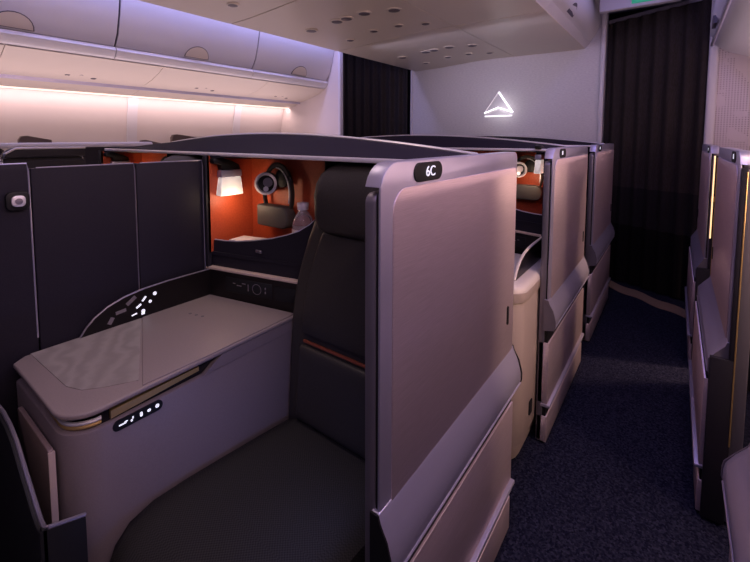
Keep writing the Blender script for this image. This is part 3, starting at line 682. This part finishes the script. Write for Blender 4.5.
def arch(X):
    s = (X+1.37)/.94; return 1.368-.066*abs(s)**1.9
def canopy(y0, label):
    t = thing('suite_canopy', (-1.37, y0+1.1, 0), label, 'suite shell', 'curved back shells of the centre rows')
    N = 28; rings = []
    for i in range(N+1):
        X = -2.325+(1.88)*i/N; a = arch(X)
        rings.append([(X, y0+.872, 1.288), (X, y0+.872, 1.298), (X, y0+.98, 1.298+(a-1.298)*.62), (X, y0+1.09, a-.003), (X, y0+1.12, a-.003), (X, y0+1.125, .02), (X, y0+1.085, .02), (X, y0+1.085, 1.288)])
    obj('shell', B().loft(rings), 'canopy', t, smooth=25)
    obj('crest_trim', B().tube([(-2.325+1.885*i/N, y0+1.105, arch(-2.325+1.88*i/N)) for i in range(N+1)], .007, 8, .005), 'silver', t)
    obj('front_bar', B().box(-2.33, -.462, y0+.862, y0+.876, 1.284, 1.297).bevel(.003), 'silver', t)
    obj('side_wing', B().prism([(.95, .02), (1.36, .02), (1.36, 1.255), (1.12, 1.30), (.95, 1.285)], 'x', -.498, -.488).map(lambda v: Vector((v.x, v.y+y0, v.z))), 'shell', t)
    return t
canopy(0, 'dark curved back shell with pale crest trim behind the nearest seat')
canopy(1.27, 'dark curved back shell behind the second-row seat, just under the emblem')
canopy(2.54, 'dark curved back shell of the farthest centre row')

# first row, near seat
console(-1.37, 1, 0, 'mauve grey side console with veined inlay, in the left foreground')
nook(-1.37, 1, 0, 'orange-lined storage nook left of the nearest seat, holding headphones and bottle')
reading_lamp(-1.37, 1, 0, 'small glowing wall lamp with crackled white shade, in the left corner of the nearest nook', .38)
headphones(-1.172, 1.015, 1, 'black and silver headphones hanging in the nearest orange nook, beside the bottle')
bottle(-1.010, .985, .927, 'small clear water bottle with a pale lilac cap, in the nearest nook')
seat(-.965, -.505, 0, 'charcoal leather seat with woven cushion, nearest and partly hidden by the door marked 6C')
b = B().prism([(-1.30, .885), (-1.18, .91), (-1.20, .985), (-1.31, .96)], 'z', .928, .975).bevel(.003)
tag(obj('booklet', b, 'paper'), 'pale booklet lying on the shelf of the nearest orange nook', 'booklet')

# second row: mirrored, console on the aisle side
t = thing('side_console', (-.65, 1.84, 0), 'pale cream side console of the second row, in the gap between the first two doors', 'console', 'side consoles beside the seats')
def cr(q, z): return [(x, y, z) for x, y in rrect(-.86+q, -.445-q, 1.60+q, 2.095, (.05, .075, .01, .01), 6)]
obj('body', B().loft([cr(.030, .012), cr(.022, .03), (cr(.022, .07)), cr(.006, .10), cr(.004, .40), cr(.006, .665), cr(.010, .69)]), 'console_pale', t)
obj('shoulder', B().loft([cr(.013, .690), cr(.002, .697), cr(-.002, .715), cr(-.002, .738)]), 'console_pale', t)
obj('top', B().loft([cr(.000, .738), cr(.001, .752), cr(.008, .762), cr(.022, .766)]), 'cream', t)
obj('foot_vent', B().prism(rrect(1.76, 1.80, .165, .225, .006), 'x', -.452, -.446), 'black', t)
tf2 = lambda v: Vector((-.492-v.x, 1.27+v.y, v.z))
arcp = [(.415, .768), (.432, .790), (.455, .812), (.49, .833), (.54, .850), (.60, .859), (.68, .863), (.84, .8635), (.84, .768)]
fr = obj('control_fairing', B().prism(arcp, 'x', .004, .016), 'gloss', t, tf2)
obj('fairing_trim', B().tube([(.010, v, z) for v, z in arcp[:-1]], .006, 6), 'cream', fr, tf2)
nook(-.492, -1, 1.27, 'orange-lined storage nook of the second row, seen between the first two doors')
reading_lamp(-.51, -1, 1.27, 'small glowing wall lamp in the second-row nook, between the first two doors', .4, dz=.05)
headphones(-.63, 2.285, 1, 'headphones hanging in the second-row nook, seen between the first two doors')
seat(-1.365, -.93, 1.27, 'charcoal seat of the second row, behind the first curved shell')
# third row
console(-1.37, 1, 2.54, 'side console of the third row by the centre divider', full=False)
nook(-1.37, 1, 2.54, 'orange-lined storage nook of the third row', full=False)
seat(-.965, -.505, 2.54, 'charcoal seat of the third row behind the second door')
# neighbour across the divider, same row
nook(-2.325, 1, 0, 'orange-lined nook of the neighbouring seat, showing over the divider', full=False, UM=.46)
reading_lamp(-2.325, 1, .0, 'glowing wall lamp of the neighbouring nook, just showing over the divider', .6)
headphones(-2.0, 1.015, 1, 'headphones of the neighbouring seat, just showing over the divider')
seat(-1.86, -1.40, -.03, 'charcoal seat on the other side of the divider, only its rounded headrest showing')

# literature pocket and menu card at the foot of the console
t = thing('literature_pocket', (-1.1, .22, 0), 'black literature pocket with grey rim in the bottom left corner', 'pocket')
front = [(-1.36, .752), (-1.20, .750), (-1.13, .757), (-1.075, .752), (-1.03, .738), (-.97, .70), (-.905, .660), (-.885, .651), (-.868, .650), (-.860, .655), (-.860, .02), (-1.36, .02)]
obj('front_panel', B().prism(front, 'y', .186, .200).bevel(.003), 'black', t)
obj('end_panel', B().prism([(.19, .02), (.258, .02), (.258, .630), (.19, .655)], 'x', -.872, -.860).bevel(.002), 'black', t)
obj('rim', B().tube([(x, .196, z+.001) for x, z in front[:9]]+[(-.863, .20, .652), (-.864, .258, .631)], .004, 8), 'frame_dark', t)
c = thing('menu_card', (-1.1, .25, .4), 'brown card with pale edge standing in the pocket against the console', 'card')
obj('board', B().prism(rrect(-1.25, -1.018, .36, .692, .006), 'y', .243, .253).bevel(.002), 'card', c)
obj('edge_strip', B().box(-1.018, -1.013, .242, .254, .37, .688), 'beige', c)
